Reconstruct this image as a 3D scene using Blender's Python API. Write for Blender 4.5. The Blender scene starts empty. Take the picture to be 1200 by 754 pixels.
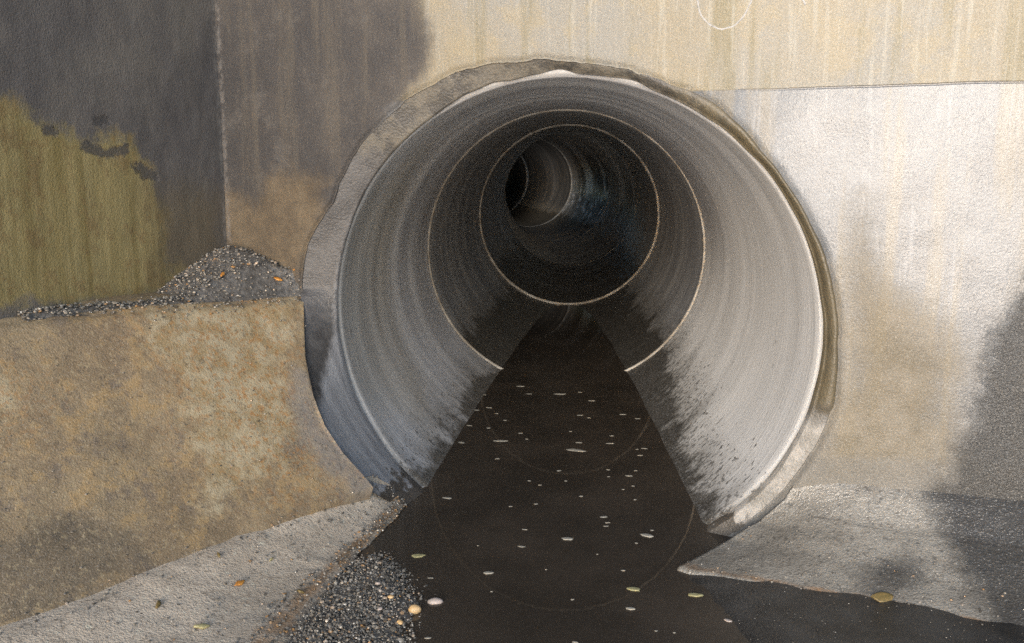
import bpy, bmesh, math, random
import numpy as np
from mathutils import Vector, Matrix
R_ = math.radians
random.seed(7); rng = np.random.default_rng(7)
SC = bpy.context.scene
COL = SC.collection

# ------------------------------------------------------------------ camera
cam_d = bpy.data.cameras.new('camera'); cam = bpy.data.objects.new('camera', cam_d); COL.objects.link(cam)
cam.location = (0, 0, 0.98)
cam_d.sensor_width = 36; cam_d.lens = 36 * 1027 / 1200
cam_d.clip_start = 0.02; cam_d.clip_end = 500
cam.rotation_euler = (math.pi / 2 - 0.161, 0, 0.0714)
SC.camera = cam

# ------------------------------------------------------------------ sky and sun
SUN_AZ, SUN_EL = -12.0, 4.0        # degrees: azimuth from straight behind (minus = towards the left), elevation
world = bpy.data.worlds.new('World'); SC.world = world; world.use_nodes = True
wn = world.node_tree.nodes; wl = world.node_tree.links
sky = wn.new('ShaderNodeTexSky'); sky.sky_type = 'NISHITA'; sky.sun_disc = False
sky.sun_elevation = R_(SUN_EL); sky.sun_rotation = R_(180 - SUN_AZ)
sky.air_density = 1.0; sky.dust_density = 2.0; sky.ozone_density = 3.0
wn['Background'].inputs['Strength'].default_value = 0.12
wl.new(sky.outputs['Color'], wn['Background'].inputs['Color'])
sun_d = bpy.data.lights.new('sun', 'SUN'); sun = bpy.data.objects.new('sun', sun_d); COL.objects.link(sun)
sun_d.energy = 1.5; sun_d.angle = R_(46); sun_d.color = (1, 0.985, 0.965)
_az, _el = R_(SUN_AZ), R_(SUN_EL)
to_sun = Vector((math.sin(_az) * math.cos(_el), -math.cos(_az) * math.cos(_el), math.sin(_el)))
sun.rotation_euler = to_sun.to_track_quat('Z', 'Y').to_euler()
sun.location = to_sun * 20
vs = SC.view_settings
vs.view_transform = 'Standard'; vs.look = 'None'; vs.gamma = 1; vs.exposure = 2.35
SC.cycles.max_bounces = 6; SC.cycles.diffuse_bounces = 3; SC.cycles.glossy_bounces = 3; SC.cycles.sample_clamp_indirect = 4; SC.cycles.adaptive_threshold = 0.009; SC.cycles.adaptive_min_samples = 64; SC.cycles.use_denoising = False

# ------------------------------------------------------------------ numpy noise
def _hash(i, j, k, seed):
    n = (i * 374761393 + j * 668265263 + k * 2147483647 + seed * 1274126177) & 0xFFFFFFFF
    n = ((n ^ (n >> 13)) * 1274126177) & 0xFFFFFFFF
    n = ((n ^ (n >> 16)) * 2246822519) & 0xFFFFFFFF
    return ((n ^ (n >> 15)) & 0xFFFFFF) / 0xFFFFFF
def vnoise(P, scale=1.0, seed=0):
    P = np.asarray(P, float) * scale
    I = np.floor(P).astype(np.int64); f = P - I; f = f * f * (3 - 2 * f)
    o = 0
    for a in (0, 1):
        for b in (0, 1):
            for c in (0, 1):
                w = (f[:, 0] if a else 1 - f[:, 0]) * (f[:, 1] if b else 1 - f[:, 1]) * (f[:, 2] if c else 1 - f[:, 2])
                o = o + w * _hash(I[:, 0] + a, I[:, 1] + b, I[:, 2] + c, seed)
    return o
def fbm(P, scale=1.0, octaves=4, seed=0):
    o = 0; amp = 1; tot = 0
    for k in range(octaves):
        o = o + amp * vnoise(P, scale * 2 ** k, seed + k * 17); tot += amp; amp *= 0.5
    return o / tot - 0.5
def sdf(P2, poly):                       # signed distance to a polygon, positive inside
    P2 = np.asarray(P2, float); d = np.full(len(P2), 1e9); ins = np.zeros(len(P2), bool)
    n = len(poly)
    for i in range(n):
        a = np.array(poly[i][:2]); b = np.array(poly[(i + 1) % n][:2]); ab = b - a
        t = np.clip(((P2 - a) @ ab) / max(ab @ ab, 1e-9), 0, 1)
        d = np.minimum(d, np.hypot(*(P2 - a - t[:, None] * ab).T))
        c = ((a[1] > P2[:, 1]) != (b[1] > P2[:, 1]))
        with np.errstate(divide='ignore', invalid='ignore'):
            xx = (b[0] - a[0]) * (P2[:, 1] - a[1]) / (b[1] - a[1] if b[1] != a[1] else 1e-9) + a[0]
        ins ^= c & (P2[:, 0] < xx)
    return np.where(ins, d, -d)

# ------------------------------------------------------------------ mesh helpers
def link(o, parent=None, **props):
    COL.objects.link(o); o.parent = parent
    for k, v in props.items(): o[k] = v
    return o
def mesh_obj(name, V, Fs, mat, parent=None, attrs=None, smooth=True, **props):
    me = bpy.data.meshes.new(name)
    me.from_pydata([tuple(v) for v in V], [], Fs)
    if attrs:
        for k, a in attrs.items():
            at = me.attributes.new(k, 'FLOAT', 'POINT'); at.data.foreach_set('value', np.asarray(a, np.float32))
    if smooth: me.polygons.foreach_set('use_smooth', [True] * len(me.polygons))
    me.materials.append(mat); me.update()
    o = bpy.data.objects.new(name, me)
    return link(o, parent, **props)
def empty(name, loc=(0, 0, 0), parent=None, **props):
    o = bpy.data.objects.new(name, None); o.location = loc; o.empty_display_size = 0.1
    return link(o, parent, **props)
def grid_faces(nu, nv, close_u=False, flip=False):
    F = []
    for i in range(nu if close_u else nu - 1):
        i2 = (i + 1) % nu
        for j in range(nv - 1):
            q = (i * nv + j, i2 * nv + j, i2 * nv + j + 1, i * nv + j + 1)
            F.append(q[::-1] if flip else q)
    return F

# ------------------------------------------------------------------ material helper
class Mat:
    def __init__(s, name):
        s.m = bpy.data.materials.new(name); s.m.use_nodes = True
        s.t = s.m.node_tree; s.n = s.t.nodes; s.b = s.n['Principled BSDF']
        s.co = s.n.new('ShaderNodeTexCoord').outputs['Object']
    def _in(s, sock, v):
        if hasattr(v, 'is_linked') or hasattr(v, 'links'): s.t.links.new(v, sock)
        elif isinstance(v, (tuple, list)): sock.default_value = tuple(v) + ((1,) if len(v) == 3 and sock.type == 'RGBA' else ())
        else: sock.default_value = v
    def attr(s, name):
        a = s.n.new('ShaderNodeAttribute'); a.attribute_name = name; return a.outputs['Fac']
    def math(s, op, a, b=0.0, c=None):
        m = s.n.new('ShaderNodeMath'); m.operation = op; s._in(m.inputs[0], a); s._in(m.inputs[1], b)
        if c is not None: s._in(m.inputs[2], c)
        return m.outputs[0]
    def scale(s, v, vec=None):
        m = s.n.new('ShaderNodeMapping'); m.inputs['Scale'].default_value = v
        s._in(m.inputs['Vector'], vec or s.co); return m.outputs[0]
    def noise(s, sc, detail=4, rough=0.55, vec=None, dist=0.0):
        m = s.n.new('ShaderNodeTexNoise'); m.inputs['Scale'].default_value = sc; m.inputs['Detail'].default_value = detail
        m.inputs['Roughness'].default_value = rough; m.inputs['Distortion'].default_value = dist
        s._in(m.inputs['Vector'], vec or s.co); return m.outputs['Fac']
    def voro(s, sc, vec=None, out='Distance', rnd=1.0):
        m = s.n.new('ShaderNodeTexVoronoi'); m.inputs['Scale'].default_value = sc; m.inputs['Randomness'].default_value = rnd
        s._in(m.inputs['Vector'], vec or s.co); return m.outputs[out]
    def step(s, x, lo, hi):
        m = s.n.new('ShaderNodeMapRange'); m.interpolation_type = 'SMOOTHSTEP'
        s._in(m.inputs[0], x); s._in(m.inputs[1], lo); s._in(m.inputs[2], hi); return m.outputs[0]
    def lin(s, x, lo, hi, a, b):
        m = s.n.new('ShaderNodeMapRange'); s._in(m.inputs[0], x)
        for i, v in enumerate((lo, hi, a, b)): s._in(m.inputs[i + 1], v)
        return m.outputs[0]
    def mix(s, f, a, b, blend='MIX'):
        m = s.n.new('ShaderNodeMix'); m.data_type = 'RGBA'; m.blend_type = blend
        s._in(m.inputs[0], f); s._in(m.inputs[6], a); s._in(m.inputs[7], b); return m.outputs[2]
    def sep(s, vec=None):
        m = s.n.new('ShaderNodeSeparateXYZ'); s._in(m.inputs[0], vec or s.co); return m.outputs
    def mul(s, *a):
        r = a[0]
        for b in a[1:]: r = s.math('MULTIPLY', r, b)
        return r
    def add(s, *a):
        r = a[0]
        for b in a[1:]: r = s.math('ADD', r, b)
        return r
    def mask(s, name, w=0.01, amp=0.08, sc=12.0, off=0.0, vec=None):
        x = s.math('ADD', s.attr(name), s.math('MULTIPLY_ADD', s.noise(sc, 9, 0.70, vec), amp, -amp / 2 + off))
        return s.step(x, -w, w)
    def bump(s, h, dist=0.003, strength=1.0, normal=None):
        m = s.n.new('ShaderNodeBump'); m.inputs['Distance'].default_value = dist; m.inputs['Strength'].default_value = strength
        s._in(m.inputs['Height'], h)
        if normal: s._in(m.inputs['Normal'], normal)
        return m.outputs[0]
    def out(s, color=None, rough=None, normal=None, **kw):
        if color is not None: s._in(s.b.inputs['Base Color'], color)
        if rough is not None: s._in(s.b.inputs['Roughness'], rough)
        if normal is not None: s._in(s.b.inputs['Normal'], normal)
        for k, v in kw.items(): s._in(s.b.inputs[k.replace('_', ' ')], v)
        return s.m

# ------------------------------------------------------------------ materials
def mat_front_wall():
    s = Mat('wet_cast_concrete'); X, Y, Z = s.sep()
    n1 = s.noise(2.6, 3); n2 = s.noise(14, 4, .62); sp = s.noise(330, 3, .7)
    streak = s.noise(1, 4, .6, s.scale((16, 16, 1.1)))
    fstreak = s.noise(1, 3, .6, s.scale((60, 60, 3)))
    wob = s.mul(s.math('SUBTRACT', s.noise(5, 2), .5), .008)
    zj = s.math('SUBTRACT', Z, wob)
    upper = s.step(zj, 1.204, 1.207)
    rag = s.noise(7, 8, .72)
    beige = s.mix(s.step(n1, .35, .65), (.215, .186, .132), (.198, .188, .163))
    beige = s.mix(s.mul(s.step(rag, .50, .60), .5), beige, (.245, .206, .134))
    beige = s.mix(s.mul(s.step(streak, .50, .66), .6), beige, (.150, .128, .070))
    beige = s.mix(s.mul(s.step(fstreak, .52, .72), .5), beige, (.30, .285, .24))
    grey = s.mix(s.step(rag, .40, .60), (.100, .105, .110), (.145, .151, .157))
    grey = s.mix(s.mul(s.step(streak, .50, .64), .5), grey, (.18, .155, .11))
    grey = s.mix(s.mul(s.step(fstreak, .55, .72), .5), grey, (.20, .206, .213))
    base = s.mix(upper, grey, beige)
    tan = s.mask('tan', .08, .30, 7)
    base = s.mix(s.mul(tan, .75), base, s.mix(s.step(rag, .4, .6), (.125, .098, .053), (.17, .14, .092)))
    low = s.mask('low', .02, .04, 10)
    base = s.mix(s.mul(low, .7), base, s.mix(rag, (.10, .094, .082), (.165, .156, .138)))
    drk = s.mask('dark', .035, .10, 9)
    stain = s.mix(s.step(s.noise(3.5, 6, .68), .38, .62), (.038, .035, .034), (.062, .055, .049))
    stain = s.mix(s.mul(s.step(streak, .50, .66), .5), stain, (.085, .072, .055))
    stain = s.mix(s.mul(s.step(rag, .53, .62), .45), stain, (.085, .078, .07))
    base = s.mix(drk, base, stain)
    tl = s.mask('tanleft', .05, .24, 10)
    base = s.mix(s.mul(tl, .75), base, s.mix(s.step(rag, .4, .6), (.085, .062, .036), (.135, .10, .058)))
    cj = s.mul(s.mask('corner', .006, .022, 30), s.step(s.noise(40, 5, .7), .42, .56))
    base = s.mix(s.mul(cj, .5), base, (.18, .165, .15))
    wet = s.mask('wet', .05, .22, 9)
    base = s.mix(s.mul(wet, .9), base, s.mix(n2, (.012, .012, .012), (.032, .032, .031)))
    jz = s.math('ABSOLUTE', s.math('SUBTRACT', zj, 1.2035))
    joint = s.mul(s.math('SUBTRACT', 1, s.step(jz, .0008, .0040)), s.step(X, .2, .9))
    base = s.mix(s.mul(joint, .7), base, (.07, .06, .05))
    vc = s.n.new('ShaderNodeTexVoronoi'); vc.feature = 'DISTANCE_TO_EDGE'; vc.inputs['Scale'].default_value = 2.6
    s._in(vc.inputs['Vector'], s.add_vec(s.co, .14))
    crack = s.mul(s.math('SUBTRACT', 1, s.step(vc.outputs['Distance'], .001, .007)), s.mul(s.step(n1, .47, .58), s.math('SUBTRACT', 1, upper)))
    base = s.mix(s.mul(crack, .32), base, (.09, .08, .065))
    pit = s.mul(s.math('SUBTRACT', 1, s.step(s.voro(60), .08, .2)), s.step(s.noise(6, 2), .55, .68))
    base = s.mix(s.mul(pit, .5), base, (.11, .10, .085))
    base = s.mix(s.mul(s.step(sp, .50, .74), s.lin(drk, 0, 1, .34, .14)), base, (.46, .45, .42))
    base = s.mix(s.mul(s.step(sp, .48, .28), .42), base, (.06, .055, .05))
    film = s.step(s.add(X, s.mul(s.math('SUBTRACT', n1, .5), .6)), .15, .65)       # wetter to the right
    film = s.mul(film, s.lin(upper, 0, 1, 1, .45), s.lin(tan, 0, 1, 1, .35))
    rough = s.lin(film, 0, 1, .62, .25)
    rough = s.math('SUBTRACT', rough, s.mul(wet, .06))
    rough = s.math('MULTIPLY_ADD', s.math('SUBTRACT', n2, .5), .25, rough)
    h = s.add(s.noise(170, 3, .7), s.mul(s.noise(1, 3, .6, s.scale((50, 50, 28))), .9), s.mul(joint, -1.2))
    h = s.mul(h, s.math('MAXIMUM', s.lin(s.mul(film, s.math('SUBTRACT', 1, upper)), 0, 1, 1, .5), s.mul(wet, 1.1)))
    return s.out(base, rough, s.bump(h, .0030, .8), Specular_IOR_Level=s.mul(s.lin(film, 0, 1, .26, .40), s.lin(wet, 0, 1, 1, .55)))
def add_vec(s, v, amp):
    nn = s.n.new('ShaderNodeTexNoise'); nn.inputs['Scale'].default_value = 5; nn.inputs['Detail'].default_value = 5
    s._in(nn.inputs['Vector'], v)
    m = s.n.new('ShaderNodeVectorMath'); m.operation = 'MULTIPLY_ADD'
    s._in(m.inputs[0], nn.outputs['Color']); m.inputs[1].default_value = (amp, amp, amp); s._in(m.inputs[2], v)
    return m.outputs[0]
Mat.add_vec = add_vec

def mat_left_wall():
    s = Mat('stained_concrete')
    n1 = s.noise(3.2, 7, .68); n2 = s.noise(11, 8, .72); sp = s.noise(330, 3, .7)
    streak = s.noise(1, 5, .65, s.scale((26, 26, 1.6)))
    stain = s.mix(s.step(n1, .36, .66), (.112, .103, .099), (.165, .150, .132))
    stain = s.mix(s.mul(s.step(n2, .5, .78), .45), stain, (.17, .16, .15))
    och = s.mix(s.step(streak, .32, .66), (.23, .18, .066), (.35, .285, .128))
    och = s.mix(s.mul(s.step(n2, .5, .62), .55), och, (.20, .125, .05))
    m = s.mask('ochre', .030, .24, 11)
    base = s.mix(m, stain, och)
    sm = s.mask('brown', .08, .2, 8)
    base = s.mix(s.mul(sm, .6), base, (.15, .115, .06))
    cj = s.mul(s.mask('corner', .006, .022, 30), s.step(s.noise(40, 5, .7), .40, .6))
    base = s.mix(s.mul(cj, .6), base, (.26, .24, .215))
    pl = s.mask('peel', .005, .05, 38)
    base = s.mix(s.mul(pl, .85), base, s.mix(n2, (.045, .042, .042), (.10, .095, .092)))
    base = s.mix(s.mul(s.step(sp, .52, .75), .25), base, (.38, .36, .33))
    base = s.mix(s.mul(s.step(sp, .46, .28), .4), base, (.035, .03, .026))
    h = s.add(s.noise(190, 2, .7), s.mul(n2, 1.6), s.mul(m, -.6), s.mul(pl, 2.0))
    return s.out(base, s.lin(n2, .3, .7, .5, .72), s.bump(h, .0026, .8))

def mat_bench():
    s = Mat('worn_bench_concrete')
    n1 = s.noise(4, 7, .68); n2 = s.noise(16, 8, .72); sp = s.noise(300, 3, .7); gr = s.noise(80, 3, .65)
    base = s.mix(s.step(n1, .38, .62), (.215, .157, .092), (.305, .230, .135))
    base = s.mix(s.mul(s.step(n2, .50, .60), .6), base, (.37, .245, .105))
    base = s.mix(s.mul(s.step(s.noise(9, 8, .74), .54, .62), .5), base, (.145, .118, .098))
    cream = s.mask('cream', .035, .36, 12)
    base = s.mix(s.mul(cream, .8), base, s.mix(s.step(n2, .42, .58), (.34, .25, .125), (.44, .375, .245)))
    rust = s.mul(s.mask('rust', .20, .30, 6), s.step(s.noise(70, 5, .7), .50, .60))
    base = s.mix(s.mul(rust, .7), base, (.36, .165, .04))
    gy = s.mask('grey', .04, .14, 12)
    base = s.mix(s.mul(gy, .6), base, (.23, .22, .21))
    dk = s.mask('damp', .03, .30, 9)
    base = s.mix(s.mul(dk, s.lin(n2, .35, .65, .15, .85)), base, (.075, .067, .055))
    base = s.mix(s.mul(s.step(gr, .56, .66), .5), base, (.40, .32, .19))
    base = s.mix(s.mul(s.step(gr, .44, .33), .5), base, (.085, .066, .045))
    base = s.mix(s.mul(s.step(sp, .54, .70), .5), base, (.50, .45, .38))
    base = s.mix(s.mul(s.step(sp, .44, .30), .5), base, (.06, .05, .038))
    h = s.add(s.noise(200, 2, .7), s.mul(n2, 1.6))
    return s.out(base, s.lin(n2, .35, .65, .42, .72), s.bump(h, .0026, .8))

def mat_apron(name, a, b, dark, rough=.5, wetmask=None):
    s = Mat(name)
    n1 = s.noise(5, 6, .62); n2 = s.noise(26, 5, .62); sp = s.noise(180, 3, .65); gr = s.noise(70, 3, .6)
    base = s.mix(s.step(n1, .33, .67), a, b)
    base = s.mix(s.mul(s.step(gr, .46, .30), .5), base, dark)
    base = s.mix(s.mul(s.step(gr, .58, .72), .45), base, tuple(min(.7, v * 1.35) for v in b))
    if wetmask:
        w = s.mask(wetmask, .04, .14, 14)
        base = s.mix(s.mul(w, .8), base, dark)
        c = s.mask('crack', .0012, .004, 20)
        base = s.mix(s.mul(c, .8), base, (.035, .03, .026))
        e = s.mask('rust', .012, .05, 22)
        base = s.mix(s.mul(e, .7), base, s.mix(n2, (.20, .09, .025), (.34, .17, .05)))
    base = s.mix(s.mul(s.step(sp, .55, .78), .5), base, (.52, .49, .44))
    base = s.mix(s.mul(s.step(sp, .44, .28), .5), base, (.06, .05, .04))
    h = s.add(s.noise(180, 2, .7), s.mul(s.noise(60, 3, .65), .6))
    return s.out(base, s.lin(n2, .3, .7, rough - .12, rough + .12), s.bump(h, .0042, .9), Specular_IOR_Level=.5 if rough > .4 else .8)

def mat_pipe(depth):
    s = Mat('spun_concrete'); X, Y, Z = s.sep()
    ringn = s.noise(1, 4, .55, s.scale((1.0, 6.5, 1.0)))
    ring2 = s.noise(1, 3, .6, s.scale((3.5, 70, 3.5)))
    n1 = s.noise(2.2, 3, .6); n2 = s.noise(20, 3, .6); sp = s.noise(170, 2, .6)
    g0, g1 = [((.60, .605, .625), (.80, .80, .805)), ((.31, .312, .32), (.44, .44, .435)), ((.26, .258, .255), (.40, .39, .375)), ((.11, .108, .105), (.21, .203, .19)), ((.04, .039, .037), (.085, .081, .076))][depth]  # deeper sections are coloured darker, light falloff put into the base tones
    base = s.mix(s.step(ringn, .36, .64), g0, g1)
    base = s.mix(s.mul(s.step(ring2, .5, .72), .16), base, tuple(v * 1.3 for v in g1))
    base = s.mix(s.mul(s.step(ring2, .48, .28), .2), base, tuple(v * .55 for v in g0))
    if depth == 0:
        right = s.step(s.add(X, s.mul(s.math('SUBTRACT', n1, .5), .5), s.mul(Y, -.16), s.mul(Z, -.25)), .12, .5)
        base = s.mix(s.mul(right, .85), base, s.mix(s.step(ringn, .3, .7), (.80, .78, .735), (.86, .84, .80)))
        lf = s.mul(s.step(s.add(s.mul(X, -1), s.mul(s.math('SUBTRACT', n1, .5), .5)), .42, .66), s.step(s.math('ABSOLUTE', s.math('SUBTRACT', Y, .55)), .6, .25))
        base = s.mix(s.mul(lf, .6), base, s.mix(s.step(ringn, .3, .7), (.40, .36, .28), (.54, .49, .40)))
        lip = s.step(s.math('ABSOLUTE', s.math('SUBTRACT', s.math('MULTIPLY_ADD', X, .29, Y), .015)), .03, .004)
        base = s.mix(s.mul(s.step(s.math('MULTIPLY_ADD', X, .29, Y), .016, .004), .7), base, (.22, .21, .19))
    if depth == 0:
        far_crown = s.mul(s.step(s.add(Y, s.mul(s.math('SUBTRACT', n1, .5), .9)), 1.0, 1.75), s.step(Z, -.15, .25))  # darker grey towards the inner end and the crown
        base = s.mix(s.mul(far_crown, .55), base, (.24, .24, .255))
    if depth == 3:                                               # highlight on the right-hand wall, painted in as pale streaks
        wv = s.mul(s.math('SUBTRACT', s.noise(3, 4, .6), .5), .35)
        ya = s.math('ADD', Y, wv)
        glints = s.math('MAXIMUM', s.step(s.math('ABSOLUTE', s.math('SUBTRACT', ya, 1.2)), .36, .14), s.mul(s.step(s.math('ABSOLUTE', s.math('SUBTRACT', ya, .22)), .09, .04), .8))
        glints = s.mul(glints, s.step(X, .22, .42), s.step(s.add(Z, wv), -.22, -.02), s.lin(s.noise(1, 4, .65, s.scale((8, 40, 8))), .3, .6, .3, 1))
        blot = s.mul(s.step(s.noise(8, 6, .7), .53, .60), s.mul(s.step(X, .1, .35), s.step(Z, .1, -.1)))
        base = s.mix(s.math('MAXIMUM', glints, s.mul(blot, .6)), base, (.84, .85, .88))
    # silt and algae above the water line, broken into flecks dragged along the flow
    zz = s.math('MULTIPLY_ADD', Y, .0313 if depth < 3 else 0, Z)
    nb = s.math('SUBTRACT', s.noise(1, 6, .7, s.scale((9, 9, 9))), .5)
    fl = s.noise(1, 4, .66, s.scale((46, 64, 46)))
    slow = s.mul(s.math('SUBTRACT', s.noise(1, 2, .5, s.scale((2, 2.4, 2))), .5), -.16)
    top = s.math('ADD', zz, slow)
    side = s.step(X, -.1, .2)                                   # the right-hand bank carries more silt
    if depth == 0: off = s.add(-.535, s.mul(s.lin(Y, .2, 1.7, -.01, .11), side), s.mul(s.lin(Y, .0, .5, .02, 0), 1.0))
    else: off = -.50 + {1: .03, 2: .10, 3: .0, 4: .0}[depth]
    hgt = s.math('SUBTRACT', s.math('MULTIPLY_ADD', nb, -.20, top), off)
    solid = s.step(hgt, .02, -.02)
    thr = s.lin(s.math('SUBTRACT', top, off), .0, .36, .50, .80)
    fleck = s.mul(s.step(s.add(fl, s.lin(side, 0, 1, -.045, .0)), thr, s.math('ADD', thr, .03)), s.step(zz, -.08, -.22))
    grime = s.math('MAXIMUM', solid, s.mul(fleck, .85))
    damp = s.step(hgt, .16, -.02)
    base = s.mix(s.mul(damp, .6), base, s.mix(n2, (.13, .115, .09), (.24, .215, .175)))
    base = s.mix(s.mul(solid, .9), base, s.mix(side, s.mix(n2, (.05, .045, .036), (.115, .10, .076)), s.mix(n2, (.026, .023, .018), (.07, .06, .045))))
    base = s.mix(s.mul(fleck, s.lin(damp, 0, 1, .9, .6)), base, s.mix(n2, (.016, .014, .011), (.05, .042, .028)))
    scuff = s.mul(s.step(s.noise(1, 2, .5, s.scale((18, 50, 18))), .72, .75), .6)
    base = s.mix(scuff, base, (.12, .11, .10))
    pores = s.mul(s.math('SUBTRACT', 1, s.step(s.voro(70), .06, .16)), s.step(n1, .45, .6))
    base = s.mix(s.mul(pores, .45), base, (.10, .095, .09))
    base = s.mix(s.mul(s.step(sp, .52, .75), .3), base, tuple(min(.9, v * 1.3) for v in g1))
    base = s.mix(s.mul(s.step(sp, .46, .3), .3), base, tuple(v * .5 for v in g0))
    h = s.add(s.mul(ring2, .7), s.mul(s.noise(120, 2, .6), .6), s.mul(ringn, .8))
    rough = s.lin(ringn, .3, .7, .22, .42) if depth != 3 else s.lin(ringn, .3, .7, .12, .3)
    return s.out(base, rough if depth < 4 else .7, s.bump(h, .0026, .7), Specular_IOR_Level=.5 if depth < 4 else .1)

def simple(name, c0, c1, rough=.6, sc=30, bump=.002, nsc=90):
    s = Mat(name)
    base = s.mix(s.step(s.noise(sc, 5, .62), .3, .7), c0, c1)
    base = s.mix(s.mul(s.step(s.noise(180, 2, .6), .45, .28), .4), base, tuple(v * .4 for v in c0))
    return s.out(base, rough, s.bump(s.noise(nsc, 4, .65), bump, .8))

def mat_collar():
    s = Mat('collar_mortar')
    n2 = s.noise(16, 7, .7); ring = s.noise(1, 4, .6, s.scale((3, 30, 3))); tt = s.attr('across')
    base = s.mix(s.step(n2, .38, .62), (.050, .048, .047), (.085, .082, .080))
    inner = s.step(s.add(tt, s.mul(s.math('SUBTRACT', n2, .5), .5), s.mul(s.attr('lower'), 1.1)), 1.0, 1.35)
    base = s.mix(s.mul(inner, .85), base, s.mix(s.step(ring, .35, .65), (.28, .283, .295), (.42, .42, .425)))
    base = s.mix(s.mul(s.attr('lowright'), .9), base, s.mix(s.step(n2, .4, .6), (.20, .188, .165), (.32, .30, .27)))
    b = s.mask('brown', .05, .12, 14)
    base = s.mix(s.mul(b, .95), base, s.mix(s.noise(1, 5, .65, s.scale((14, 40, 14))), (.045, .036, .02), (.15, .122, .072)))
    t = s.mask('tan', .05, .3, 14)
    base = s.mix(s.mul(t, .75), base, s.mix(s.step(n2, .4, .6), (.045, .041, .034), (.12, .105, .078)))
    base = s.mix(s.mul(s.step(s.noise(190, 2, .6), .46, .3), .4), base, (.07, .066, .06))
    tide = s.step(s.add(s.sep()[2], s.mul(s.math('SUBTRACT', n2, .5), .28)), .075, .045)
    base = s.mix(s.mul(tide, .9), base, (.045, .036, .026))
    h = s.add(s.noise(150, 2, .65), s.mul(n2, 1.4))
    return s.out(base, s.lin(n2, .3, .7, .4, .6), s.bump(h, .003, .8))

def mat_water():
    s = Mat('murky_water')
    n = s.noise(3, 5, .6)
    base = s.mix(s.step(n, .35, .7), (.040, .032, .024), (.060, .047, .035))
    blot = s.step(s.noise(1, 5, .7, s.scale((26, 34, 1))), .62, .70)
    base = s.mix(s.mul(blot, .55), base, (.022, .016, .007))
    base = s.mix(s.mul(s.step(s.noise(240, 2, .6), .66, .74), .25), base, (.10, .09, .075))
    h = s.add(s.mul(s.noise(7, 2), 1.0), s.mul(s.noise(30, 2), .12))
    return s.out(base, .008, s.bump(h, .0007, .2), IOR=1.34)

M = dict(front=mat_front_wall(), left=mat_left_wall(), bench=mat_bench(),
         slab=mat_apron('slab_concrete', (.46, .385, .295), (.60, .51, .40), (.12, .092, .065), .6, 'damp'),
         toe=mat_apron('toe_concrete', (.165, .150, .125), (.245, .228, .195), (.025, .024, .022), .26, 'damp'),
         collar=mat_collar(), water=mat_water(),
         seal=simple('joint_mortar', (.26, .22, .17), (.66, .61, .53), .5, 5),
         oldseal=simple('grimy_joint_mortar', (.10, .095, .085), (.20, .19, .17), .5, 14),
         corner=simple('corner_mortar', (.05, .047, .043), (.17, .158, .145), .75, 110, .002),
         flake=simple('peeled_coat', (.06, .056, .054), (.10, .094, .09), .6, 60),
         bed=simple('wet_silt', (.020, .019, .018), (.050, .048, .045), .2, 9, .003, 150),
         gravel=simple('dark_gravel', (.08, .074, .066), (.19, .175, .155), .35, 60, .004, 160),
         fleck=simple('pale_foam', (.26, .235, .19), (.44, .41, .34), .5, 60),
         leaf=simple('orange_leaf', (.34, .13, .02), (.55, .26, .05), .5, 60),
         chalk=simple('chalk', (.24, .235, .22), (.36, .35, .335), .8, 80),
         yleaf=simple('dull_yellow_leaf', (.30, .27, .13), (.42, .38, .20), .5, 50),
         bleaf=simple('brown_leaf', (.13, .095, .03), (.20, .14, .05), .5, 50),
         sand=simple('orange_stone', (.52, .33, .14), (.62, .44, .24), .45, 50),
         pale=simple('pale_stone', (.36, .31, .27), (.46, .38, .34), .45, 50))
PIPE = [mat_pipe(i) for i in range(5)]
def stone_mat():
    s = Mat('mixed_stones')
    a = s.attr('tint')
    r = s.n.new('ShaderNodeValToRGB'); s._in(r.inputs[0], a); el = r.color_ramp.elements
    stops = [(0, (.045, .040, .034)), (.40, (.105, .095, .080)), (.66, (.20, .182, .155)), (.84, (.25, .22, .18)), (.93, (.36, .33, .28)), (.975, (.34, .18, .06)), (1, (.5, .47, .42))]
    el[0].position, el[0].color = 0, stops[0][1] + (1,); el[1].position, el[1].color = 1, stops[-1][1] + (1,)
    for p, c in stops[1:-1]:
        e = el.new(p); e.color = c + (1,)
    return s.out(r.outputs[0], .22, s.bump(s.noise(200, 2), .001, .6))
M['stones'] = stone_mat()

# ------------------------------------------------------------------ shared dimensions (metres, water level z = 0)
RAD = 0.70; AX0 = -0.05; YM = 2.466; SL = 0.0313; AZ0 = 0.4794
def wall_y(x): return YM - 0.27 * (x + 0.05)
def axis_z(y): return AZ0 + SL * y
CZ = axis_z(YM)

# outer edge of the mortar collar: (angle, radius, offset in front of the front wall)
RIM = [(-90, .735, 0), (-72, .735, 0), (-53, .735, 0), (-43, .735, 0), (-33, .740, 0), (-22, .742, 0), (-13, .743, 0), (-4, .729, 0), (6, .724, 0), (18, .722, 0), (28, .716, 0), (43, .718, 0),
       (56, .736, 0), (71, .732, 0), (82, .738, 0), (93, .748, 0), (103, .762, 0), (115, .780, 0), (122, .787, 0), (134, .792, 0), (143, .788, 0), (153, .775, 0), (160, .800, 0), (167, .812, 0), (174, .812, 0),
       (180, .781, .045), (188.2, .752, .138), (196.5, .731, .197), (203.5, .718, .227), (211, .705, .232), (217, .697, .225), (222, .697, .20), (229, .70, .12), (238, .715, .03), (250, .725, .0), (270, .735, 0)]
_ra = np.array(RIM)
def rim(phi):                      # phi in degrees, array
    p = (np.asarray(phi, float) + 90) % 360 - 90
    return np.interp(p, _ra[:, 0], _ra[:, 1]), np.interp(p, _ra[:, 0], _ra[:, 2])

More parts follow.
